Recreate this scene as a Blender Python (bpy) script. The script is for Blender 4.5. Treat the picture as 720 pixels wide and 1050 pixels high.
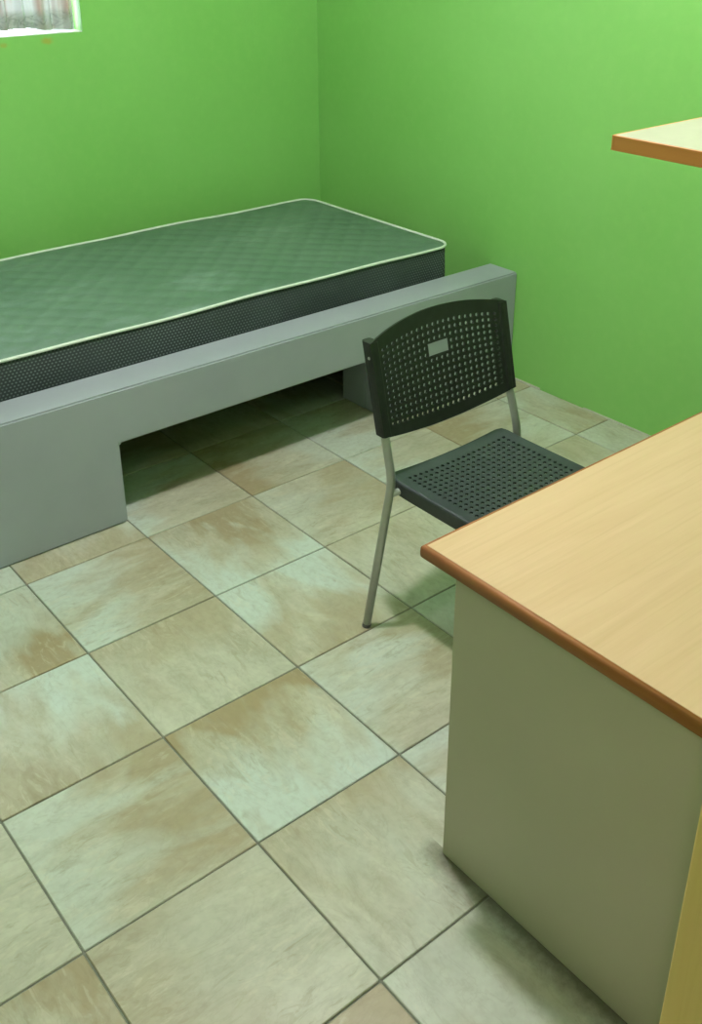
import bpy, bmesh, math, random
from mathutils import Vector, Matrix

random.seed(7)
for o in list(bpy.data.objects): bpy.data.objects.remove(o)
SC = bpy.context.scene
COL = SC.collection

# ------------------------------------------------------------------ camera
cd = bpy.data.cameras.new('camera')
cam = bpy.data.objects.new('camera', cd); COL.objects.link(cam)
FPX = 1054.0
cd.sensor_fit = 'HORIZONTAL'; cd.sensor_width = 36.0
cd.lens = FPX * 36.0 / 720.0
cd.shift_y = -(525 - 408) / 720.0
cd.clip_start = 0.02
C_ = (2.54409, -0.83109, 1.78400)
R_ = (0.63089, 0.77586, -0.00330)
U_ = (-0.32968, 0.27193, 0.90408)
F_ = (-0.70234, 0.56929, -0.42734)
cam.matrix_world = Matrix(((R_[0], U_[0], -F_[0], C_[0]), (R_[1], U_[1], -F_[1], C_[1]),
                           (R_[2], U_[2], -F_[2], C_[2]), (0, 0, 0, 1)))
SC.camera = cam

# ------------------------------------------------------------------ light
SC.view_settings.view_transform = 'Standard'
SC.view_settings.look = 'None'
SC.view_settings.gamma = 1.0
SC.view_settings.use_curve_mapping = False
SC.view_settings.exposure = 0.14

W = bpy.data.worlds.new('daylight'); SC.world = W
W.use_nodes = True
bg = W.node_tree.nodes['Background']
bg.inputs[0].default_value = (0.78, 0.92, 1.0, 1)
bg.inputs[1].default_value = 10.0

def area(name, loc, rot, size, power, color, shape='DISK', size_y=None):
    l = bpy.data.lights.new(name, 'AREA'); l.shape = shape; l.size = size
    if size_y: l.size_y = size_y
    l.energy = power; l.color = color
    o = bpy.data.objects.new(name, l); COL.objects.link(o)
    o.location = loc; o.rotation_euler = rot
    return o
pl = bpy.data.lights.new('hanging_bulb_light', 'POINT'); pl.energy = 138; pl.color = (1.0, 0.985, 0.985); pl.shadow_soft_size = 0.065
po = bpy.data.objects.new('hanging_bulb_light', pl); COL.objects.link(po); po.location = (0.70, 0.52, 2.84)
area('entry_fill_light', (2.85, -1.25, 2.90), (0, 0, 0), 0.20, 9, (1.0, 0.97, 0.86))  # added unseen fill that brightens the door lining and nearby edges
pt = area('window_portal', (-1.56, 0.52, 1.84), (0, math.radians(-90), 0), 0.95, 1, (1, 1, 1), 'RECTANGLE', 1.06)
pt.data.cycles.is_portal = True

# ------------------------------------------------------------------ helpers
def obj(name, bm, mat, parent=None, smooth=False, label=None, cat=None, kind=None, group=None):
    me = bpy.data.meshes.new(name)
    bmesh.ops.recalc_face_normals(bm, faces=bm.faces)
    bm.to_mesh(me); bm.free()
    if smooth:
        for p in me.polygons: p.use_smooth = True
    if mat: me.materials.append(mat)
    o = bpy.data.objects.new(name, me); COL.objects.link(o)
    if parent: o.parent = parent
    if label: o['label'] = label
    if cat: o['category'] = cat
    if kind: o['kind'] = kind
    if group: o['group'] = group
    return o

def empty(name, loc=(0, 0, 0), rz=0.0, label=None, cat=None, kind=None):
    o = bpy.data.objects.new(name, None); COL.objects.link(o)
    o.location = loc; o.rotation_euler = (0, 0, rz); o.empty_display_size = 0.1
    if label: o['label'] = label
    if cat: o['category'] = cat
    if kind: o['kind'] = kind
    return o

def box(bm, x0, x1, y0, y1, z0, z1, bev=0.0, seg=2):
    r = bmesh.ops.create_cube(bm, size=1.0)
    vs = r['verts']
    for v in vs:
        v.co = Vector(((x0 + x1) / 2 + v.co.x * (x1 - x0), (y0 + y1) / 2 + v.co.y * (y1 - y0),
                       (z0 + z1) / 2 + v.co.z * (z1 - z0)))
    if bev:
        es = list({e for v in vs for e in v.link_edges})
        bmesh.ops.bevel(bm, geom=es, offset=bev, segments=seg, affect='EDGES', profile=0.5)
    return bm

def newbox(*a, **k): return box(bmesh.new(), *a, **k)

def smooth_path(pts, n=8):
    pts = [Vector(p) for p in pts]
    P = [pts[0] * 2 - pts[1]] + pts + [pts[-1] * 2 - pts[-2]]
    out = []
    for i in range(1, len(P) - 2):
        p0, p1, p2, p3 = P[i - 1:i + 3]
        for k in range(n):
            t = k / n
            out.append(0.5 * ((2 * p1) + (p2 - p0) * t + (2 * p0 - 5 * p1 + 4 * p2 - p3) * t * t
                              + (3 * p1 - p0 - 3 * p2 + p3) * t ** 3))
    out.append(pts[-1])
    return out

def bend_path(pts, rad=0.04, n=5):
    """polyline with rounded corners"""
    pts = [Vector(p) for p in pts]
    out = [pts[0]]
    for i in range(1, len(pts) - 1):
        a = pts[i] + (pts[i - 1] - pts[i]).normalized() * rad
        b = pts[i] + (pts[i + 1] - pts[i]).normalized() * rad
        for k in range(n + 1):
            t = k / n
            out.append(a * (1 - t) ** 2 + pts[i] * 2 * t * (1 - t) + b * t * t)
    out.append(pts[-1])
    return out

def tube(bm, path, rad, sides=12, closed=False):
    n = len(path)
    rings = []
    up = Vector((0.123, 0.31, 0.94)).normalized()
    prev = None
    for i, p in enumerate(path):
        if closed: t = path[(i + 1) % n] - path[i - 1]
        else: t = path[min(i + 1, n - 1)] - path[max(i - 1, 0)]
        t.normalize()
        if prev is None:
            a = t.orthogonal().normalized()
        else:
            a = (prev - t * prev.dot(t)).normalized()
        prev = a
        b = t.cross(a)
        rings.append([bm.verts.new(p + (a * math.cos(2 * math.pi * k / sides) + b * math.sin(2 * math.pi * k / sides)) * rad)
                      for k in range(sides)])
    m = n if closed else n - 1
    for i in range(m):
        A, B = rings[i], rings[(i + 1) % n]
        for k in range(sides):
            bm.faces.new((A[k], A[(k + 1) % sides], B[(k + 1) % sides], B[k]))
    if not closed:
        bm.faces.new(rings[0]); bm.faces.new(rings[-1])
    return bm

# ------------------------------------------------------------------ materials
class NT:
    def __init__(s, name, rough=0.6, color=(0.8, 0.8, 0.8), metal=0.0, spec=0.5):
        s.m = bpy.data.materials.new(name); s.m.use_nodes = True
        s.t = s.m.node_tree; s.n = s.t.nodes; s.l = s.t.links
        s.b = s.n['Principled BSDF']
        s.b.inputs['Roughness'].default_value = rough
        s.b.inputs['Base Color'].default_value = (*color, 1)
        s.b.inputs['Metallic'].default_value = metal
        s.b.inputs['Specular IOR Level'].default_value = spec
    def new(s, typ, **k):
        nd = s.n.new(typ)
        for a, v in k.items(): setattr(nd, a, v)
        return nd
    def link(s, a, b): s.l.new(a, b)
    def val(s, sock, v):
        if isinstance(v, bpy.types.NodeSocket): s.link(v, sock)
        elif v is not None:
            if isinstance(v, tuple) and len(v) == 3 and sock.type == 'RGBA': v = (*v, 1)
            sock.default_value = v
    def coord(s, kind='Object'):
        return s.new('ShaderNodeTexCoord').outputs[kind]
    def pos(s): return s.new('ShaderNodeNewGeometry').outputs['Position']
    def mapping(s, v, loc=(0, 0, 0), rot=(0, 0, 0), scale=(1, 1, 1)):
        nd = s.new('ShaderNodeMapping'); s.link(v, nd.inputs[0])
        s.val(nd.inputs[1], loc); s.val(nd.inputs[2], rot); s.val(nd.inputs[3], scale)
        return nd.outputs[0]
    def noise(s, v, scale=5.0, detail=4.0, rough=0.55, dist=0.0):
        nd = s.new('ShaderNodeTexNoise'); s.link(v, nd.inputs['Vector'])
        nd.inputs['Scale'].default_value = scale; nd.inputs['Detail'].default_value = detail
        nd.inputs['Roughness'].default_value = rough; nd.inputs['Distortion'].default_value = dist
        return nd.outputs[0]
    def ramp(s, f, stops, interp='LINEAR'):
        nd = s.new('ShaderNodeValToRGB'); s.link(f, nd.inputs[0])
        nd.color_ramp.interpolation = interp
        el = nd.color_ramp.elements
        while len(el) < len(stops): el.new(0.5)
        for e, (p, c) in zip(el, stops):
            e.position = p
            e.color = (c, c, c, 1) if not isinstance(c, tuple) else (*c, 1)
        return nd.outputs[0]
    def mix(s, f, a, b, mode='MIX'):
        nd = s.new('ShaderNodeMix', data_type='RGBA', blend_type=mode)
        s.val(nd.inputs[0], f); s.val(nd.inputs[6], a); s.val(nd.inputs[7], b)
        return nd.outputs[2]
    def math(s, op, a, b=0.0, c=None, clamp=False):
        nd = s.new('ShaderNodeMath', operation=op, use_clamp=clamp)
        s.val(nd.inputs[0], a); s.val(nd.inputs[1], b)
        if c is not None: s.val(nd.inputs[2], c)
        return nd.outputs[0]
    def sep(s, v):
        nd = s.new('ShaderNodeSeparateXYZ'); s.link(v, nd.inputs[0]); return nd.outputs
    def bump(s, h, strength=0.3, dist=0.002):
        nd = s.new('ShaderNodeBump'); s.link(h, nd.inputs['Height'])
        nd.inputs['Strength'].default_value = strength; nd.inputs['Distance'].default_value = dist
        s.link(nd.outputs[0], s.b.inputs['Normal'])
    def base(s, c): s.val(s.b.inputs['Base Color'], c)
    def rough(s, c): s.val(s.b.inputs['Roughness'], c)

def mat_wall():
    n = NT('green_wall_paint', rough=0.42, spec=0.4)
    p = n.pos()
    a = n.noise(p, 1.3, 3); b = n.noise(p, 26, 5)
    c = n.mix(n.ramp(a, [(0.3, 0.0), (0.7, 1.0)]), (0.220, 0.530, 0.125), (0.250, 0.565, 0.150))
    c = n.mix(n.math('MULTIPLY', n.ramp(b, [(0.45, 0.0), (0.75, 1.0)]), 0.18), c, (0.31, 0.62, 0.18))
    # two small rusty stains under the window corner
    for (y, z, r, k) in ((0.888, 1.338, 0.030, 0.75), (0.713, 1.335, 0.022, 0.6)):
        sx, sy, sz = n.sep(p)
        dy = n.math('DIVIDE', n.math('SUBTRACT', sy, y), r)
        dz = n.math('DIVIDE', n.math('SUBTRACT', sz, z), r * 0.55)
        dx = n.math('MULTIPLY', n.math('ADD', sx, 1.43), 20.0)
        d = n.math('SQRT', n.math('ADD', n.math('ADD', n.math('MULTIPLY', dy, dy), n.math('MULTIPLY', dz, dz)),
                                  n.math('MULTIPLY', dx, dx)))
        d = n.math('ADD', d, n.math('MULTIPLY', n.math('SUBTRACT', n.noise(p, 60, 3), 0.5), 0.9))
        f = n.math('MULTIPLY', n.ramp(d, [(0.35, 1.0), (1.0, 0.0)]), k)
        c = n.mix(f, c, (0.40, 0.36, 0.05))
    n.base(c)
    n.bump(n.math('ADD', n.noise(p, 14, 4), n.math('MULTIPLY', n.noise(p, 120, 3), 0.25)), 0.25, 0.004)
    return n.m

def mat_plain(name, c1, c2, scale=8, rough=0.6, bump=0.15, dist=0.002, spec=0.5, metal=0.0):
    n = NT(name, rough=rough, spec=spec, metal=metal)
    p = n.coord()
    f = n.noise(p, scale, 5)
    n.base(n.mix(n.ramp(f, [(0.3, 0.0), (0.7, 1.0)]), c1, c2))
    if bump: n.bump(n.noise(p, scale * 5, 4), bump, dist)
    return n.m

def mat_tile():
    n = NT('stone_look_ceramic_tile', rough=0.36, spec=0.45)
    oi = n.new('ShaderNodeObjectInfo')
    sepc = n.new('ShaderNodeSeparateColor'); n.link(oi.outputs['Color'], sepc.inputs[0])
    brown_k, aqua_k, seed = sepc.outputs[0], sepc.outputs[1], sepc.outputs[2]
    cx = n.new('ShaderNodeCombineXYZ')
    n.link(n.math('MULTIPLY', seed, 37.0), cx.inputs[0]); n.link(n.math('MULTIPLY', seed, 91.0), cx.inputs[1])
    n.link(n.math('MULTIPLY', seed, 53.0), cx.inputs[2])
    add = n.new('ShaderNodeVectorMath', operation='ADD')
    n.link(n.coord(), add.inputs[0]); n.link(cx.outputs[0], add.inputs[1])
    v = add.outputs[0]
    vs = n.mapping(v, rot=(0, 0, 0.5), scale=(1.0, 2.3, 1.0))
    big = n.noise(vs, 3.2, 3, 0.5, 0.6)
    streak = n.noise(n.mapping(v, rot=(0, 0, 0.45), scale=(1.0, 2.6, 1.0)), 5.0, 6, 0.58, 0.8)
    big2 = n.noise(n.mapping(v, loc=(5, 3, 1), rot=(0, 0, 0.4), scale=(1.0, 2.0, 1.0)), 2.6, 3, 0.5, 0.5)
    fine = n.noise(v, 60, 5)
    cream = n.mix(n.ramp(streak, [(0.35, 0.0), (0.65, 1.0)]), TILE_A, TILE_B)
    ox_, oy_, oz_ = n.sep(n.coord())
    big = n.math('ADD', big, n.math('MULTIPLY', ox_, 0.75))
    big2 = n.math('SUBTRACT', big2, n.math('MULTIPLY', ox_, 0.75))
    fb = n.math('MULTIPLY', n.ramp(n.math('ADD', big, n.math('MULTIPLY', n.math('SUBTRACT', streak, 0.5), 0.35)),
                                   [(0.46, 0.0), (0.66, 1.0)]), brown_k)
    c = n.mix(fb, cream, TILE_BROWN)
    fa = n.math('MULTIPLY', n.ramp(n.math('ADD', big2, n.math('MULTIPLY', n.math('SUBTRACT', streak, 0.5), 0.25)),
                                   [(0.45, 0.0), (0.62, 1.0)]), aqua_k)
    c = n.mix(fa, c, TILE_AQUA)
    flake = n.noise(n.mapping(v, loc=(2, 7, 4), rot=(0, 0, 0.55), scale=(1.0, 3.4, 1.0)), 15.0, 5, 0.6, 0.9)
    zone = n.ramp(n.noise(v, 4.5, 3), [(0.42, 0.0), (0.58, 1.0)])
    c = n.mix(n.math('MULTIPLY', n.math('MULTIPLY', n.ramp(flake, [(0.54, 0.0), (0.62, 1.0)]), zone), 0.30), c, (0.62, 0.59, 0.45))
    c = n.mix(n.math('MULTIPLY', n.math('MULTIPLY', n.ramp(flake, [(0.36, 1.0), (0.44, 0.0)]), zone), 0.30), c, (0.25, 0.20, 0.10))
    vein = n.math('ABSOLUTE', n.math('SUBTRACT', n.noise(vs, 6.0, 5, 0.6, 1.5), 0.5))
    c = n.mix(n.math('MULTIPLY', n.ramp(vein, [(0.0, 1.0), (0.03, 0.0)]), 0.14), c, TILE_VEIN)
    c = n.mix(n.math('MULTIPLY', n.ramp(fine, [(0.4, 0.0), (0.75, 1.0)]), 0.16), c, (0.18, 0.16, 0.10))
    # grime gathered along the foot of the desk's end panel
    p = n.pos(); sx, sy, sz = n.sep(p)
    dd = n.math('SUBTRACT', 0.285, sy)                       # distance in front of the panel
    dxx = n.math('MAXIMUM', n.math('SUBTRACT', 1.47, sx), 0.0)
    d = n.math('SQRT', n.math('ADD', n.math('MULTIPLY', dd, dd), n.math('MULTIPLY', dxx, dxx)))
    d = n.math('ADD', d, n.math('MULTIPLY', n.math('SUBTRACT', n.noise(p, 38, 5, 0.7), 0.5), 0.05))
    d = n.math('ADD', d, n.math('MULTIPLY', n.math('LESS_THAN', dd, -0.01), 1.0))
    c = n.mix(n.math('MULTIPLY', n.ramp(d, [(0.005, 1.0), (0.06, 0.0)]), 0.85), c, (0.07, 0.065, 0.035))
    n.base(c)
    n.rough(n.ramp(fine, [(0.3, 0.30), (0.7, 0.46)]))
    n.bump(n.math('ADD', streak, n.math('MULTIPLY', n.noise(v, 24, 5), 0.6)), 0.16, 0.003)
    return n.m

def mat_wood(name, a, b, dark, axis='Y', rough=0.35, scale=1.0):
    n = NT(name, rough=rough, spec=0.4)
    sc = {'Y': (9, 0.9, 9), 'X': (0.9, 9, 9), 'Z': (9, 9, 0.9)}[axis]
    v = n.mapping(n.coord(), scale=tuple(q * scale for q in sc))
    g = n.noise(v, 1.6, 5, 0.6, 1.3)
    fine = n.noise(n.mapping(v, scale=(5, 1, 5) if axis == 'Y' else (1, 5, 5) if axis == 'X' else (5, 5, 1)), 3.0, 4, 0.6, 0.2)
    c = n.mix(n.ramp(g, [(0.33, 0.0), (0.68, 1.0)]), a, b)
    c = n.mix(n.math('MULTIPLY', n.ramp(fine, [(0.5, 0.0), (0.78, 1.0)]), 0.30), c, dark)
    n.base(c); n.bump(fine, 0.06, 0.001)
    return n.m

def mat_mattress_top():
    n = NT('slate_green_quilted_fabric', rough=0.5, spec=0.5)
    v = n.coord()
    a = n.noise(v, 3.0, 4)
    w = n.noise(n.mapping(v, scale=(1, 6, 1)), 60, 3)
    c = n.mix(n.ramp(a, [(0.3, 0.0), (0.7, 1.0)]), MT_A, MT_B)
    c = n.mix(n.math('MULTIPLY', n.ramp(w, [(0.45, 0), (0.7, 1)]), 0.25), c, MT_C)
    # pale bluish smears painted in as window sheen
    s = n.noise(n.mapping(v, loc=(0.3, 0.1, 0), rot=(0, 0, 0.1), scale=(2.2, 1.0, 1)), 2.4, 6, 0.7)
    c = n.mix(n.math('MULTIPLY', n.ramp(s, [(0.56, 0.0), (0.74, 1.0)]), 0.35), c, (0.34, 0.42, 0.44))
    n.base(c)
    n.rough(n.ramp(s, [(0.4, 0.46), (0.7, 0.36)]))
    n.bump(n.noise(v, 300, 2), 0.2, 0.001)
    return n.m

def mat_mattress_side():
    n = NT('black_dotted_fabric', rough=0.6, spec=0.35)
    v = n.coord()
    sx, sy, sz = n.sep(v)
    P = 0.0125
    row = n.math('FLOOR', n.math('DIVIDE', sz, P * 0.8))
    off = n.math('MULTIPLY', n.math('MODULO', row, 2.0), 0.5)
    u1 = n.math('ADD', n.math('DIVIDE', n.math('ADD', sx, sy), P), off)
    fu = n.math('SUBTRACT', n.math('FRACT', n.math('ADD', u1, 100.0)), 0.5)
    fv = n.math('SUBTRACT', n.math('FRACT', n.math('DIVIDE', sz, P * 0.8)), 0.5)
    d = n.math('SQRT', n.math('ADD', n.math('MULTIPLY', fu, fu), n.math('MULTIPLY', fv, fv)))
    dot = n.ramp(d, [(0.20, 1.0), (0.30, 0.0)])
    worn = n.ramp(n.noise(v, 3.0, 3), [(0.4, 0.35), (0.65, 1.0)])
    base = n.mix(n.ramp(n.noise(v, 5, 4), [(0.3, 0), (0.7, 1)]), (0.018, 0.024, 0.026), (0.030, 0.040, 0.042))
    n.base(n.mix(n.math('MULTIPLY', dot, n.math('MULTIPLY', worn, 0.40)), base, (0.30, 0.36, 0.36)))
    n.bump(n.noise(v, 200, 2), 0.2, 0.001)
    return n.m

def mat_curtain():
    m = bpy.data.materials.new('sheer_patterned_curtain'); m.use_nodes = True
    n = NT.__new__(NT); n.m = m; n.t = m.node_tree; n.n = n.t.nodes; n.l = n.t.links
    n.n.clear()
    out = n.new('ShaderNodeOutputMaterial')
    v = n.coord()
    sx, sy, sz = n.sep(v)
    blot = n.noise(n.mapping(v, loc=(0, 0.35, 0), scale=(1, 2.2, 0.3)), 5.0, 3)
    c = n.mix(n.ramp(blot, [(0.38, 0.0), (0.62, 1.0)]), (0.56, 0.57, 0.58), (0.40, 0.20, 0.13))
    # grey-green border along the hem with dark scrolls
    hem = n.ramp(n.math('SUBTRACT', sz, 1.37), [(0.055, 1.0), (0.085, 0.0)])
    c = n.mix(n.math('MULTIPLY', hem, 0.8), c, (0.24, 0.27, 0.21))
    sc = n.math('ABSOLUTE', n.math('SUBTRACT', n.noise(n.mapping(v, scale=(1, 1, 2.0)), 14.0, 2, 0.5, 1.0), 0.5))
    c = n.mix(n.math('MULTIPLY', n.math('MULTIPLY', n.ramp(sc, [(0.0, 1.0), (0.05, 0.0)]), hem), 0.5), c, (0.08, 0.10, 0.08))
    c = n.mix(n.math('MULTIPLY', n.ramp(n.noise(v, 9, 4), [(0.5, 0), (0.7, 1)]), 0.35), c, (0.66, 0.70, 0.76))
    df = n.new('ShaderNodeBsdfDiffuse'); tr = n.new('ShaderNodeBsdfTranslucent'); tp = n.new('ShaderNodeBsdfTransparent')
    n.link(c, df.inputs[0]); n.link(c, tr.inputs[0])
    m1 = n.new('ShaderNodeMixShader'); m1.inputs[0].default_value = CURT_TRANSL
    n.link(df.outputs[0], m1.inputs[1]); n.link(tr.outputs[0], m1.inputs[2])
    m2 = n.new('ShaderNodeMixShader'); m2.inputs[0].default_value = CURT_HOLES
    n.link(m1.outputs[0], m2.inputs[1]); n.link(tp.outputs[0], m2.inputs[2])
    n.link(m2.outputs[0], out.inputs[0])
    return m

def mat_glass():
    m = bpy.data.materials.new('clear_window_glass'); m.use_nodes = True
    t = m.node_tree; t.nodes.clear()
    out = t.nodes.new('ShaderNodeOutputMaterial'); tp = t.nodes.new('ShaderNodeBsdfTransparent')
    gl = t.nodes.new('ShaderNodeBsdfGlossy'); gl.inputs['Roughness'].default_value = 0.02
    mx = t.nodes.new('ShaderNodeMixShader'); mx.inputs[0].default_value = 0.06
    tp.inputs[0].default_value = (0.95, 0.97, 0.96, 1)
    t.links.new(tp.outputs[0], mx.inputs[1]); t.links.new(gl.outputs[0], mx.inputs[2]); t.links.new(mx.outputs[0], out.inputs[0])
    return m

TILE_A = (0.40, 0.385, 0.285); TILE_B = (0.52, 0.51, 0.40)
TILE_BROWN = (0.335, 0.27, 0.155); TILE_AQUA = (0.52, 0.59, 0.53); TILE_VEIN = (0.22, 0.19, 0.12)
MT_A = (0.085, 0.150, 0.108); MT_B = (0.115, 0.185, 0.138); MT_C = (0.16, 0.235, 0.185)
CURT_TRANSL = 0.07; CURT_HOLES = 0.0

M_WALL = mat_wall()
M_TILE = mat_tile()
M_GROUT = mat_plain('dark_grey_green_grout', (0.15, 0.16, 0.125), (0.22, 0.23, 0.18), 30, 0.85, 0.4)
M_CEIL = mat_plain('white_ceiling_paint', (0.46, 0.45, 0.42), (0.52, 0.51, 0.48), 4, 0.7)
M_LEFTW = mat_plain('left_wall_bounce_tone', (0.30, 0.36, 0.22), (0.34, 0.40, 0.26), 3, 0.6)  # unseen wall, tone chosen for the light it bounces onto the desk panel
M_UNDERBED = mat_plain('underbed_shade_brown', (0.075, 0.050, 0.040), (0.11, 0.08, 0.06), 9, 0.9, 0.4)  # dark brown put in to deepen the shade under the bed
M_BED = mat_plain('grey_painted_plaster', (0.315, 0.345, 0.385), (0.355, 0.385, 0.425), 3.5, 0.5, 0.25, 0.003)
M_LAM = mat_wood('light_oak_laminate', (0.60, 0.405, 0.24), (0.655, 0.455, 0.285), (0.46, 0.295, 0.155), 'Y', 0.42)
M_EDGE = mat_wood('red_brown_edge_band', (0.25, 0.085, 0.022), (0.33, 0.125, 0.035), (0.15, 0.05, 0.015), 'X', 0.6)
M_SEDGE = mat_wood('orange_brown_raw_edge', (0.74, 0.28, 0.085), (0.86, 0.38, 0.14), (0.50, 0.17, 0.04), 'X', 0.5)
M_CREAM = mat_plain('cream_laminate_board', (0.47, 0.43, 0.34), (0.51, 0.465, 0.375), 3, 0.45, 0.05)
M_SHELF = mat_plain('pale_cream_shelf_board', (0.44, 0.42, 0.33), (0.53, 0.51, 0.41), 9, 0.5, 0.1)
M_YELLOW = mat_wood('yellow_varnished_pine', (0.86, 0.55, 0.20), (0.90, 0.61, 0.24), (0.70, 0.42, 0.12), 'Z', 0.35)
M_PLASTIC = mat_plain('black_plastic', (0.011, 0.013, 0.012), (0.017, 0.020, 0.019), 40, 0.5, 0.15, 0.0005)
M_SEAT = mat_plain('charcoal_plastic', (0.024, 0.032, 0.036), (0.034, 0.043, 0.048), 40, 0.5, 0.15, 0.0005)
M_STEEL = mat_plain('silver_painted_steel', (0.42, 0.43, 0.40), (0.48, 0.49, 0.46), 20, 0.35, 0.0, metal=0.55)
M_RUBBER = mat_plain('grey_rubber_foot', (0.10, 0.10, 0.10), (0.14, 0.14, 0.14), 30, 0.7)
M_MTOP = mat_mattress_top()
M_MSIDE = mat_mattress_side()
M_PIPE = mat_plain('off_white_piping', (0.62, 0.68, 0.60), (0.70, 0.75, 0.68), 25, 0.6, 0.2)
M_WHITE = mat_plain('white_window_paint', (0.80, 0.81, 0.80), (0.86, 0.86, 0.85), 10, 0.4, 0.05)
M_CURT = mat_curtain()
M_GLASS = mat_glass()

# ------------------------------------------------------------------ the room
S = 0.40                     # tile module
XB, YR = -1.43, 2.20         # far wall plane, right wall plane
XE, YL = 3.40, -1.90         # entry wall behind the camera, left wall
H = 3.00
XN = 2.10                    # partition that carries the desk and the shelf
T = 0.15

floor = obj('floor', newbox(XB - T, XE + T, YL - T, YR + T, -0.12, -0.004), M_GROUT, kind='structure')
tile_mesh = None
SPECIAL = {                  # (brown, pale, seed, quarter turns: side the brown lies on) of tiles that stand out
    (2, 0): (1.0, 1.0, 0.13, 2), (2, -1): (0.75, 0.6, 0.57, 1), (1, 0): (0.55, 0.15, 0.31, 2),
    (1, -1): (0.6, 1.0, 0.77, 0), (0, 0): (0.6, 0.9, 0.41, 1), (0, 1): (0.8, 1.0, 0.93, 2),
    (1, 1): (0.6, 1.0, 0.23, 0), (0, 2): (0.6, 0.4, 0.66, 1), (3, 0): (0.5, 0.35, 0.49, 2),
    (3, -1): (0.45, 0.15, 0.07, 3), (2, 1): (0.45, 0.7, 0.87, 1), (0, -1): (1.0, 0.7, 0.19, 0),
    (3, -2): (0.9, 0.1, 0.37, 2), (4, -1): (0.8, 0.1, 0.29, 1), (4, 0): (0.4, 0.5, 0.71, 0),
    (2, -2): (0.8, 0.1, 0.61, 3), (-1, 1): (0.3, 0.9, 0.53, 1), (-1, 2): (0.9, 0.5, 0.83, 3), (-1, 3): (0.3, 0.7, 0.35, 1)}
G = 0.0021
def tile_bm(w, d):
    return newbox(-w / 2, w / 2, -d / 2, d / 2, -0.010, 0.0, bev=0.0018, seg=1)
i0, i1 = math.floor(XB / S), math.ceil(XE / S)
j0, j1 = math.floor(YL / S), math.ceil(YR / S)
for i in range(i0, i1):
    for j in range(j0, j1):
        x0, x1 = max(i * S, XB) + G, min((i + 1) * S, XE) - G
        y0, y1 = max(j * S, YL) + G, min((j + 1) * S, YR) - G
        if x1 - x0 < 0.02 or y1 - y0 < 0.02: continue
        full = (x1 - x0 > S - 3 * G) and (y1 - y0 > S - 3 * G)
        br, aq, sd, q = SPECIAL.get((i, j), (random.uniform(0.2, 0.9), random.uniform(0.2, 0.9), random.random(), random.randrange(4)))
        if full:
            if tile_mesh is None:
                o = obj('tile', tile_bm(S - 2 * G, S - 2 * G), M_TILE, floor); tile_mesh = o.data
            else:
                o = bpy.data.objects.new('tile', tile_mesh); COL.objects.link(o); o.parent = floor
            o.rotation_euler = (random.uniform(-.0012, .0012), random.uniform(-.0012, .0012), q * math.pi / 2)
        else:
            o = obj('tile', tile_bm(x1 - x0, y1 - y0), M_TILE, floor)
        o.location = ((x0 + x1) / 2, (y0 + y1) / 2, random.uniform(-0.0006, 0.0006))
        o.color = (br, aq, sd, 1)

# far wall with the window opening
WY0, WY1, WZ0, WZ1 = 0.0, 1.04, 1.362, 2.32
bm = bmesh.new()
box(bm, XB - T, XB, YL - T, WY0, -0.1, H); box(bm, XB - T, XB, WY1, YR + T, -0.1, H)
box(bm, XB - T, XB, WY0, WY1, -0.1, WZ0); box(bm, XB - T, XB, WY0, WY1, WZ1, H)
obj('wall_back', bm, M_WALL, kind='structure')
obj('wall_right', newbox(XB, XE + T, YR, YR + T, -0.1, H), M_WALL, kind='structure')
obj('wall_left', newbox(XB, XE + T, YL - T, YL, -0.1, H), M_LEFTW, kind='structure')
obj('wall_entry', newbox(XE, XE + T, YL, YR, -0.1, H), M_WALL, kind='structure')
obj('wall_partition', newbox(XN, XN + 0.15, 0.105, YR, -0.1, H), M_WALL, kind='structure')
obj('ceiling', newbox(XB - T, XE + T, YL - T, YR + T, H, H + 0.1), M_CEIL, kind='structure')

# uneven pale mortar line where the right wall meets the tiles
bm = bmesh.new()
x = -0.10
while x < 2.0:
    l = random.uniform(0.05, 0.16)
    w = random.uniform(0.003, 0.009); h = random.uniform(0.003, 0.010)
    if random.random() < 0.85: box(bm, x, x + l, YR - w, YR + 0.01, -0.004, h, bev=0.0015, seg=1)
    x += l
obj('trim_2', bm, mat_plain('pale_mortar', (0.40, 0.40, 0.33), (0.52, 0.52, 0.44), 40, 0.8, 0.4), kind='structure')

# timber door lining that ends the partition
tr = empty('trim_1', (XN, 0.071, 0), kind='structure')
obj('door_jamb', newbox(0.0, 0.17, 0.0, 0.034, 0, 2.08, bev=0.003), M_YELLOW, tr)
obj('door_stop', newbox(0.100, 0.17, -0.012, 0.0, 0, 2.08, bev=0.002), M_YELLOW, tr)
obj('architrave', newbox(-0.014, 0.0, 0.034, 0.104, 0, 2.10, bev=0.003), M_YELLOW, tr)
obj('overpanel', newbox(0.0, 0.15, 0.0, 0.034, 2.08, H, bev=0.002), M_YELLOW, tr)

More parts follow.
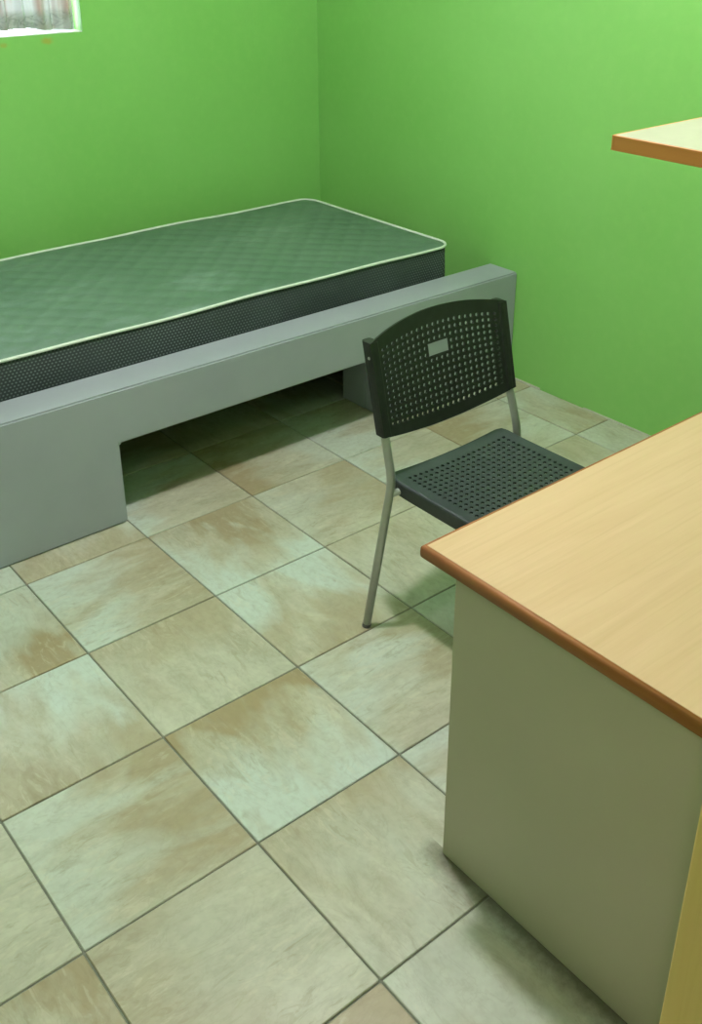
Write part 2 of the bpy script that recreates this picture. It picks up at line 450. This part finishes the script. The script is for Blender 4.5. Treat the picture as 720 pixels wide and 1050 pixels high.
# window
win = empty('window_1', (XB - 0.09, (WY0 + WY1) / 2, WZ0), kind='structure')
hw = (WY1 - WY0) / 2; hh = WZ1 - WZ0
bm = bmesh.new(); fw_ = 0.028
box(bm, -0.02, 0.02, -hw, hw, 0, 0.014, bev=0.002); box(bm, -0.02, 0.02, -hw, hw, hh - fw_, hh, bev=0.002)
box(bm, -0.02, 0.02, -hw, -hw + fw_, 0.014, hh - fw_, bev=0.002); box(bm, -0.02, 0.02, hw - 0.012, hw, 0.014, hh - fw_, bev=0.002)
obj('window_frame', bm, M_WHITE, win)
obj('mullion', newbox(-0.018, 0.018, -0.014, 0.014, 0.014, hh - fw_, bev=0.002), M_WHITE, win)
obj('pane', newbox(-0.003, 0.003, -hw + fw_, -0.014, 0.014, hh - fw_), M_GLASS, win)
obj('pane', newbox(-0.003, 0.003, 0.014, hw - 0.012, 0.014, hh - fw_), M_GLASS, win)
obj('window_sill', newbox(0.02, 0.086, -hw, hw, -0.0, 0.004, bev=0.001), M_WHITE, win)

# curtain hanging in the window recess
bm = bmesh.new()
NY, NZ = 220, 14
ya, yb, zt = 0.42, WY1 - 0.016, WZ1 - 0.035
rows = []
for k in range(NZ + 1):
    t = k / NZ
    row = []
    for i in range(NY + 1):
        y = ya + (yb - ya) * i / NY
        hem = WZ0 + 0.024 - 0.016 * max(0.0, min(1.0, (y - 0.80) / 0.2)) + 0.002 * math.sin(y * 40)
        z = zt + (hem - zt) * t
        a = 0.006 + 0.010 * t
        x = a * math.sin(y * 78 + 1.1 * math.sin(y * 17) + 0.5 * t) + 0.4 * a * math.sin(y * 171 + 1.0)
        row.append(bm.verts.new((XB - 0.030 + x, y, z)))
    rows.append(row)
for k in range(NZ):
    for i in range(NY):
        bm.faces.new((rows[k][i], rows[k][i + 1], rows[k + 1][i + 1], rows[k + 1][i]))
cur = empty('curtain', (0, 0, 0), label='sheer patterned curtain hanging in the small window at top left', cat='curtain')
obj('curtain_cloth', bm, M_CURT, cur, smooth=True)
obj('curtain_rod', tube(bmesh.new(), [Vector((XB - 0.03, WY0 + 0.001, zt)), Vector((XB - 0.03, WY1 - 0.001, zt))], 0.006), M_STEEL, cur)

# ------------------------------------------------------------------ built-in bed base
FX = -0.12                   # front face
bed = empty('bed_base', (FX, 0.9, 0), label='built-in grey plastered bed base with an open gap underneath', cat='bed base')
def part(name, x0, x1, y0, y1, z0, z1, m=M_BED, bev=0.006):
    return obj(name, newbox(x0 - FX, x1 - FX, y0 - 0.9, y1 - 0.9, z0, z1, bev=bev), m, bed)
YB0 = -0.09
prof_yz = [(YB0, 0), (0.398, 0), (0.398, 0.284), (1.522, 0.284), (1.522, 0), (YR, 0), (YR, 0.465), (YB0, 0.465)]
bm = bmesh.new()
f0 = bm.faces.new([bm.verts.new((0, y - 0.9, z)) for y, z in prof_yz])
ex = bmesh.ops.extrude_face_region(bm, geom=[f0])
for v in ex['geom']:
    if isinstance(v, bmesh.types.BMVert): v.co.x -= 0.153
bmesh.ops.recalc_face_normals(bm, faces=bm.faces)
bmesh.ops.bevel(bm, geom=[e for e in bm.edges if e.calc_length() > 0.1 or True], offset=0.006, segments=2, affect='EDGES')
obj('front_wall', bm, M_BED, bed)
part('slab', XB + 0.003, -0.2735, YB0, YR - 0.002, 0.272, 0.335, M_UNDERBED, bev=0.002)
part('pillar', -0.412, -0.2735, YB0, 0.396, 0, 0.2715, bev=0.003)
part('pillar', -0.412, -0.2735, 1.523, YR - 0.002, 0, 0.2715, bev=0.003)
part('rear_support', XB + 0.003, -1.30, YB0, YR - 0.002, 0, 0.272, M_UNDERBED, bev=0.002)

# ------------------------------------------------------------------ mattress
MX0, MX1, MY0, MY1, MZ0, MZ1 = -1.225, -0.274, 0.02, 1.975, 0.335, 0.590
mat = empty('mattress', ((MX0 + MX1) / 2, (MY0 + MY1) / 2, MZ0),
            label='thin dark slate-green quilted mattress with off-white piping on the bed base', cat='mattress')
mw, ml, mh = (MX1 - MX0) / 2, (MY1 - MY0) / 2, MZ1 - MZ0
def rrect(w, l, r, n=8):
    pts = []
    for cx, cy, a0 in ((w - r, l - r, 0), (-w + r, l - r, 90), (-w + r, -l + r, 180), (w - r, -l + r, 270)):
        for k in range(n + 1):
            a = math.radians(a0 + 90 * k / n)
            pts.append((cx + r * math.cos(a), cy + r * math.sin(a)))
    return pts
def dense(pts, step=0.03):
    out = []
    for i in range(len(pts)):
        a = Vector(pts[i]); b = Vector(pts[(i + 1) % len(pts)])
        k = max(1, int((b - a).length / step))
        for q in range(k): out.append(tuple(a + (b - a) * q / k))
    return out
def wob(x, y):               # the slight sag and wave of the used mattress' edge
    return 0.0022 * math.sin(y * 5.2 + 0.6) + 0.0015 * math.sin(y * 11 + x * 3)
RC = 0.07
out = dense(rrect(mw, ml, RC))
# border (sides and underside)
bm = bmesh.new()
rings = []
for (ins, zz) in ((0.012, 0.0), (0.002, 0.008), (-0.003, mh * 0.5), (0.0, mh - 0.010), (0.006, mh - 0.004)):
    ring = []
    for (x, y) in out:
        d = Vector((x, y)); L = max(abs(x) / mw, abs(y) / ml)
        sx = (mw - ins) / mw; sy = (ml - ins) / ml
        ring.append(bm.verts.new((x * sx, y * sy, zz + (wob(x, y) if zz > 0.02 else 0) * zz / mh)))
    rings.append(ring)
nn = len(out)
for a, b in zip(rings[:-1], rings[1:]):
    for i in range(nn): bm.faces.new((a[i], a[(i + 1) % nn], b[(i + 1) % nn], b[i]))
bm.faces.new(rings[0])
obj('border', bm, M_MSIDE, mat, smooth=True)
# quilted top: grid squeezed into the rounded outline
bm = bmesh.new()
NX, NYY = 90, 172
g = []
for i in range(NX + 1):
    col = []
    for j in range(NYY + 1):
        a = -1 + 2 * i / NX; b = -1 + 2 * j / NYY
        x, y = a * mw, b * ml
        ox, oy = max(0, abs(x) - (mw - RC)), max(0, abs(y) - (ml - RC))
        if ox > 0 and oy > 0:
            L = math.hypot(ox, oy); mx = max(ox, oy)
            k = mx / L
            x = math.copysign(mw - RC + ox * k, x); y = math.copysign(ml - RC + oy * k, y)
        e = min((1 - abs(a)) * mw, (1 - abs(b)) * ml)
        soft = min(1.0, e / 0.06); soft = soft * (2 - soft)
        P = 0.105
        u = (x + y) / P; v = (x - y) / P
        q = abs(math.sin(math.pi * u)) ** 0.5 * abs(math.sin(math.pi * v)) ** 0.5
        z = mh - 0.003 + 0.006 * soft + 0.0050 * q * soft + wob(x, y) * (1 - 0.6 * soft)
        col.append(bm.verts.new((x, y, z)))
    g.append(col)
for i in range(NX):
    for j in range(NYY):
        bm.faces.new((g[i][j], g[i + 1][j], g[i + 1][j + 1], g[i][j + 1]))
obj('quilted_top', bm, M_MTOP, mat, smooth=True)
path = [Vector((x * 1.002, y * 1.001, mh - 0.001 + wob(x, y))) for (x, y) in out]
o = obj('piping', tube(bmesh.new(), path, 0.0055, 8, closed=True), M_PIPE, mat, smooth=True); o['label'] = 'off-white piping along the top edge'
path = [Vector((x * 0.985, y * 0.99, 0.0075)) for (x, y) in out]
obj('piping', tube(bmesh.new(), path, 0.005, 6, closed=True), M_MSIDE, mat, smooth=True)

# ------------------------------------------------------------------ desk
DX0, DX1, DY0, DY1, DZ = 1.392, 2.098, 0.270, 2.15, 0.735
PY = 0.285
desk = empty('desk', ((DX0 + DX1) / 2, (DY0 + DY1) / 2, 0), label='desk with light oak top, red-brown edge and cream end panel', cat='desk')
dcx, dcy = desk.location.x, desk.location.y
def dpart(name, x0, x1, y0, y1, z0, z1, m, bev=0.0, seg=2, parent=None):
    return obj(name, newbox(x0 - dcx, x1 - dcx, y0 - dcy, y1 - dcy, z0, z1, bev=bev, seg=seg), m, parent or desk)
TH = 0.030
dpart('desktop', DX0 + 0.006, DX1, DY0 + 0.006, DY1, DZ - TH + 0.001, DZ, M_LAM, 0.001, 1)
def edge_strip(y_axis):
    """half-round edge band"""
    bm = bmesh.new()
    prof = []
    for k in range(9):
        a = -math.pi / 2 + math.pi * k / 8
        prof.append((0.009 * math.cos(a) ** 0.45 if k not in (0, 8) else 0.0, (TH / 2 - 0.0008) * math.copysign(abs(math.sin(a)) ** 0.6, math.sin(a))))
    return prof
prof = edge_strip(0)
def band(pts, outward):
    bm = bmesh.new(); rings = []
    for p, o_ in zip(pts, outward):
        rings.append([bm.verts.new((p[0] - dcx + o_[0] * c, p[1] - dcy + o_[1] * c, DZ - TH / 2 + s)) for c, s in prof])
    for a, b in zip(rings[:-1], rings[1:]):
        for k in range(len(prof) - 1): bm.faces.new((a[k], a[k + 1], b[k + 1], b[k]))
    bm.faces.new(rings[0]); bm.faces.new(rings[-1])
    return bm
ix, iy = DX0 + 0.0065, DY0 + 0.0065
obj('edge_band', band([(DX1, iy), (ix, iy), (ix, DY1)], [(0, -1), (-1, -1), (-1, 0)]), M_EDGE, desk, smooth=True)
dpart('end_panel', 1.466, DX1, PY, PY + 0.018, 0, DZ - TH, M_CREAM, 0.001, 1)
dpart('inner_panel', 1.466, DX1, 0.70, 0.718, 0, DZ - TH, M_CREAM, 0.001, 1)
dpart('end_panel', 1.466, DX1, DY1 - 0.03, DY1 - 0.012, 0, DZ - TH, M_CREAM, 0.001, 1)
dpart('back_panel', DX1 - 0.018, DX1, PY + 0.018, DY1 - 0.03, 0.25, DZ - TH, M_CREAM, 0.001, 1)
for k, (z0, z1) in enumerate(((0.07, 0.37), (0.376, 0.54), (0.546, 0.695))):
    d = dpart('drawer', 1.462, 1.482, PY + 0.021, 0.697, z0, z1, M_CREAM, 0.002, 1)
    hy = (PY + 0.697) / 2 - dcy; hx = 1.462 - dcx
    obj('handle', tube(bmesh.new(), bend_path([(hx, hy - 0.05, z1 - 0.05), (hx - 0.026, hy - 0.05, z1 - 0.05),
        (hx - 0.026, hy + 0.05, z1 - 0.05), (hx, hy + 0.05, z1 - 0.05)], 0.012), 0.005, 8), M_STEEL, d, smooth=True)

# ------------------------------------------------------------------ shelf above the desk
SZ = 1.525
SX, SY = 1.719, 0.270
sh = empty('wall_shelf', (XN, SY + 0.5, SZ), label='cream-topped wooden shelf with orange-brown edge above the desk', cat='shelf')
def spart(name, x0, x1, y0, y1, z0, z1, m, bev=0.001):
    return obj(name, newbox(x0 - XN, x1 - XN, y0 - SY - 0.5, y1 - SY - 0.5, z0 - SZ, z1 - SZ, bev=bev, seg=1), m, sh)
spart('shelf_board', SX + 0.003, XN, SY + 0.003, SY + 1.2, SZ - 0.019, SZ, M_SHELF)
o = spart('edge_band', SX + 0.003, XN - 0.001, SY, SY + 0.003, SZ - 0.0195, SZ - 0.0002, M_SEDGE, 0.0006); o['label'] = 'orange-brown end edge'
spart('edge_band', SX, SX + 0.003, SY, SY + 1.2, SZ - 0.0195, SZ - 0.0002, M_SEDGE, 0.0006)
for yy in (0.35, 1.05):
    bm = bmesh.new()
    box(bm, 1.86 - XN, 0.0, yy - 0.012 - 0.5, yy + 0.012 - 0.5, -0.024, -0.019)
    box(bm, -0.006, 0.0, yy - 0.012 - 0.5, yy + 0.012 - 0.5, -0.22, -0.024)
    obj('bracket', bm, M_STEEL, sh)

# ------------------------------------------------------------------ chair
ch = empty('chair', (0.812, 0.940, 0), rz=math.radians(0.3),
           label='black perforated plastic chair with silver tubular legs at the desk', cat='chair')
UP = [(0.0, 0.452), (-0.006, 0.50), (-0.036, 0.585), (-0.100, 0.815)]
TR = 0.0115
for s in (-1, 1):
    p = bend_path([(-0.030, s * 0.291, 0.006), (0.006, s * 0.238, 0.455), (-0.032, s * 0.232, 0.58), (-0.085, s * 0.232, 0.808)], 0.035, 6)
    l = obj('rear_leg', tube(bmesh.new(), p, TR, 14), M_STEEL, ch, smooth=True)
    obj('foot_cap', tube(bmesh.new(), [Vector((-0.0304, s * 0.2916, 0.0)), Vector((-0.0294, s * 0.2902, 0.010))], TR + 0.001, 14), M_RUBBER, l)
    p = bend_path([(0.455, s * 0.285, 0.006), (0.395, s * 0.190, 0.412), (0.015, s * 0.190, 0.418)], 0.045, 6)
    l = obj('front_leg', tube(bmesh.new(), p, TR, 14), M_STEEL, ch, smooth=True)
    obj('foot_cap', tube(bmesh.new(), [Vector((0.4555, s * 0.2860, 0.0)), Vector((0.4540, s * 0.2836, 0.010))], TR + 0.002, 14), M_RUBBER, l)
for xx in (0.010, 0.34):
    obj('crossbar', tube(bmesh.new(), [Vector((xx, -0.238 if xx < 0.1 else -0.19, 0.420)), Vector((xx, 0.238 if xx < 0.1 else 0.19, 0.420))], 0.009, 12), M_STEEL, ch, smooth=True)

def perforated(us, vs, solid, slot, fn, hole, thick):
    """grid sheet, each inner cell with a round hole; returns bmesh and ordered perimeter"""
    bm = bmesh.new(); V = {}
    def vert(a, b):          # half-grid index
        if (a, b) not in V:
            def at(arr, k): return arr[k // 2] if k % 2 == 0 else 0.5 * (arr[k // 2] + arr[k // 2 + 1])
            V[(a, b)] = bm.verts.new(fn(at(us, a), at(vs, b)))
        return V[(a, b)]
    nu, nv = len(us) - 1, len(vs) - 1
    ring8 = [(0, 0), (1, 0), (2, 0), (2, 1), (2, 2), (1, 2), (0, 2), (0, 1)]
    for i in range(nu):
        for j in range(nv):
            if slot(i, j): continue
            o8 = [vert(2 * i + a, 2 * j + b) for a, b in ring8]
            if solid(i, j):
                bm.faces.new(o8); continue
            cu, cv = 0.5 * (us[i] + us[i + 1]), 0.5 * (vs[j] + vs[j + 1])
            du, dv = 0.5 * (us[i + 1] - us[i]) * hole, 0.5 * (vs[j + 1] - vs[j]) * hole
            h8 = []
            for a, b in ring8:
                an = math.atan2(b - 1, a - 1)
                h8.append(bm.verts.new(fn(cu + du * math.cos(an) * 1.04, cv + dv * math.sin(an) * 1.04)))
            for k in range(8):
                bm.faces.new((o8[k], o8[(k + 1) % 8], h8[(k + 1) % 8], h8[k]))
    per = [(a, 0) for a in range(0, 2 * nu)] + [(2 * nu, b) for b in range(0, 2 * nv)] + \
          [(a, 2 * nv) for a in range(2 * nu, 0, -1)] + [(0, b) for b in range(2 * nv, 0, -1)]
    return bm, [V[q] for q in per]

# backrest: taller in the middle, curved in plan, wrapped round the uprights
def back_x(z): return -0.033 - 0.234 * (z - 0.585)
def back_fn(u, v):
    c = 1 - u * u
    zb = 0.574 - 0.030 * c; zt = 0.815 + 0.032 * c
    z = zb + (zt - zb) * v
    return Vector((back_x(z) + 0.014 - 0.026 * c, u * 0.246, z))
NCB, NRB = 22, 13
us = [-1.0, -0.86] + [-0.86 + 1.72 * k / NCB for k in range(1, NCB)] + [0.86, 1.0]
vs = [0.0, 0.095] + [0.095 + 0.79 * k / NRB for k in range(1, NRB)] + [0.885, 1.0]
nu, nv = len(us) - 1, len(vs) - 1
bm, per = perforated(us, vs, lambda i, j: i in (0, nu - 1) or j in (0, nv - 1) or (9 <= i <= 14 and 8 <= j <= 11 and not (10 <= i <= 13 and 9 <= j <= 10)) and False,
                     lambda i, j: 10 <= i <= 13 and 9 <= j <= 10, back_fn, 0.62, 0.006)
bmesh.ops.recalc_face_normals(bm, faces=bm.faces)
bmesh.ops.solidify(bm, geom=list(bm.faces), thickness=0.007)
# sleeves round the uprights
for s in (-1, 1):
    rings = []
    for k in range(7):
        z = 0.572 + (0.8145 - 0.572) * k / 6
        xc = back_x(z) - 0.0055
        ring = []
        for a in range(16):
            an = 2 * math.pi * a / 16
            ca, sa = math.cos(an), math.sin(an)
            px = math.copysign(abs(ca) ** 0.5, ca) * 0.0185; py = math.copysign(abs(sa) ** 0.5, sa) * 0.0150
            ring.append(bm.verts.new((xc + px, s * 0.2315 + py, z)))
        rings.append(ring)
    for a, b in zip(rings[:-1], rings[1:]):
        for k in range(16): bm.faces.new((a[k], a[(k + 1) % 16], b[(k + 1) % 16], b[k]))
    bm.faces.new(rings[0]); bm.faces.new(rings[-1])
br_ = obj('backrest', bm, M_PLASTIC, ch)
# rim of the hand slot
def rim(i0, i1, j0, j1):
    P = []
    for a in range(0, 9): P.append(back_fn(us[i0] + (us[i1] - us[i0]) * a / 8, vs[j0]))
    for b in range(1, 5): P.append(back_fn(us[i1], vs[j0] + (vs[j1] - vs[j0]) * b / 4))
    for a in range(7, -1, -1): P.append(back_fn(us[i0] + (us[i1] - us[i0]) * a / 8, vs[j1]))
    for b in range(3, 0, -1): P.append(back_fn(us[i0], vs[j0] + (vs[j1] - vs[j0]) * b / 4))
    return P
obj('slot_rim', tube(bmesh.new(), [p + Vector((-0.003, 0, 0)) for p in rim(10, 14, 9, 11)], 0.0025, 6, closed=True), M_PLASTIC, br_)
for s in (-1, 1):
    zc = 0.775
    obj('screw', tube(bmesh.new(), [Vector((back_x(zc), s * 0.245, zc)), Vector((back_x(zc), s * 0.2475, zc))], 0.0042, 10), M_STEEL, br_)

# seat: dished, perforated, with a turned-down skirt
SX0, SX1, SW = -0.032, 0.400, 0.214
def seat_fn(u, v):
    x = SX0 + (SX1 - SX0) * v; y = u * SW
    # rounded corners
    r = 0.03
    ox = max(0, max(SX0 + r - x, x - (SX1 - r))); oy = max(0, abs(y) - (SW - r))
    if ox > 0 and oy > 0:
        k = max(ox, oy) / math.hypot(ox, oy)
        y = math.copysign(SW - r + oy * k, y)
        x = (SX0 + r - ox * k) if x < SX0 + r else (SX1 - r + ox * k)
    dish = -0.011 * (1 - u * u) * (1 - 0.5 * v) ** 1
    front = -0.020 * max(0, (v - 0.72) / 0.28) ** 2
    rear = 0.006 * max(0, (0.2 - v) / 0.2) ** 2
    return Vector((x, y, 0.448 + dish + front + rear))
NCS, NRS = 19, 19
us2 = [-1.0, -0.945, -0.88] + [-0.88 + 1.76 * k / NCS for k in range(1, NCS)] + [0.88, 0.945, 1.0]
vs2 = [0.0, 0.03, 0.075] + [0.075 + 0.82 * k / NRS for k in range(1, NRS)] + [0.895, 0.95, 1.0]
mu, mv = len(us2) - 1, len(vs2) - 1
bm, per = perforated(us2, vs2, lambda i, j: i < 2 or i >= mu - 2 or j < 2 or j >= mv - 2, lambda i, j: False, seat_fn, 0.54, 0.005)
pc = [v.co.copy() for v in per]
bmesh.ops.recalc_face_normals(bm, faces=bm.faces)
if sum(f.normal.z for f in bm.faces) < 0: bmesh.ops.reverse_faces(bm, faces=bm.faces)
bmesh.ops.solidify(bm, geom=list(bm.faces), thickness=0.005)
cx_, cy_ = (SX0 + SX1) / 2, 0.0
rings = []
for (outs, dz) in ((0.0, 0.0), (0.004, -0.002), (0.006, -0.006), (0.003, -0.042), (0.000, -0.042), (0.003, -0.006)):
    ring = []
    for c in pc:
        d = Vector((max(abs(c.x - cx_) - 0.16, 0) * (1 if c.x > cx_ else -1), max(abs(c.y) - 0.16, 0) * (1 if c.y > 0 else -1), 0))
        d = d.normalized() if d.length > 1e-6 else Vector((0, 0, 0))
        ring.append(bm.verts.new(c + d * outs + Vector((0, 0, dz))))
    rings.append(ring)
npn = len(pc)
for a, b in zip(rings[:-1], rings[1:]):
    for k in range(npn): bm.faces.new((a[k], a[(k + 1) % npn], b[(k + 1) % npn], b[k]))
obj('seat', bm, M_SEAT, ch)
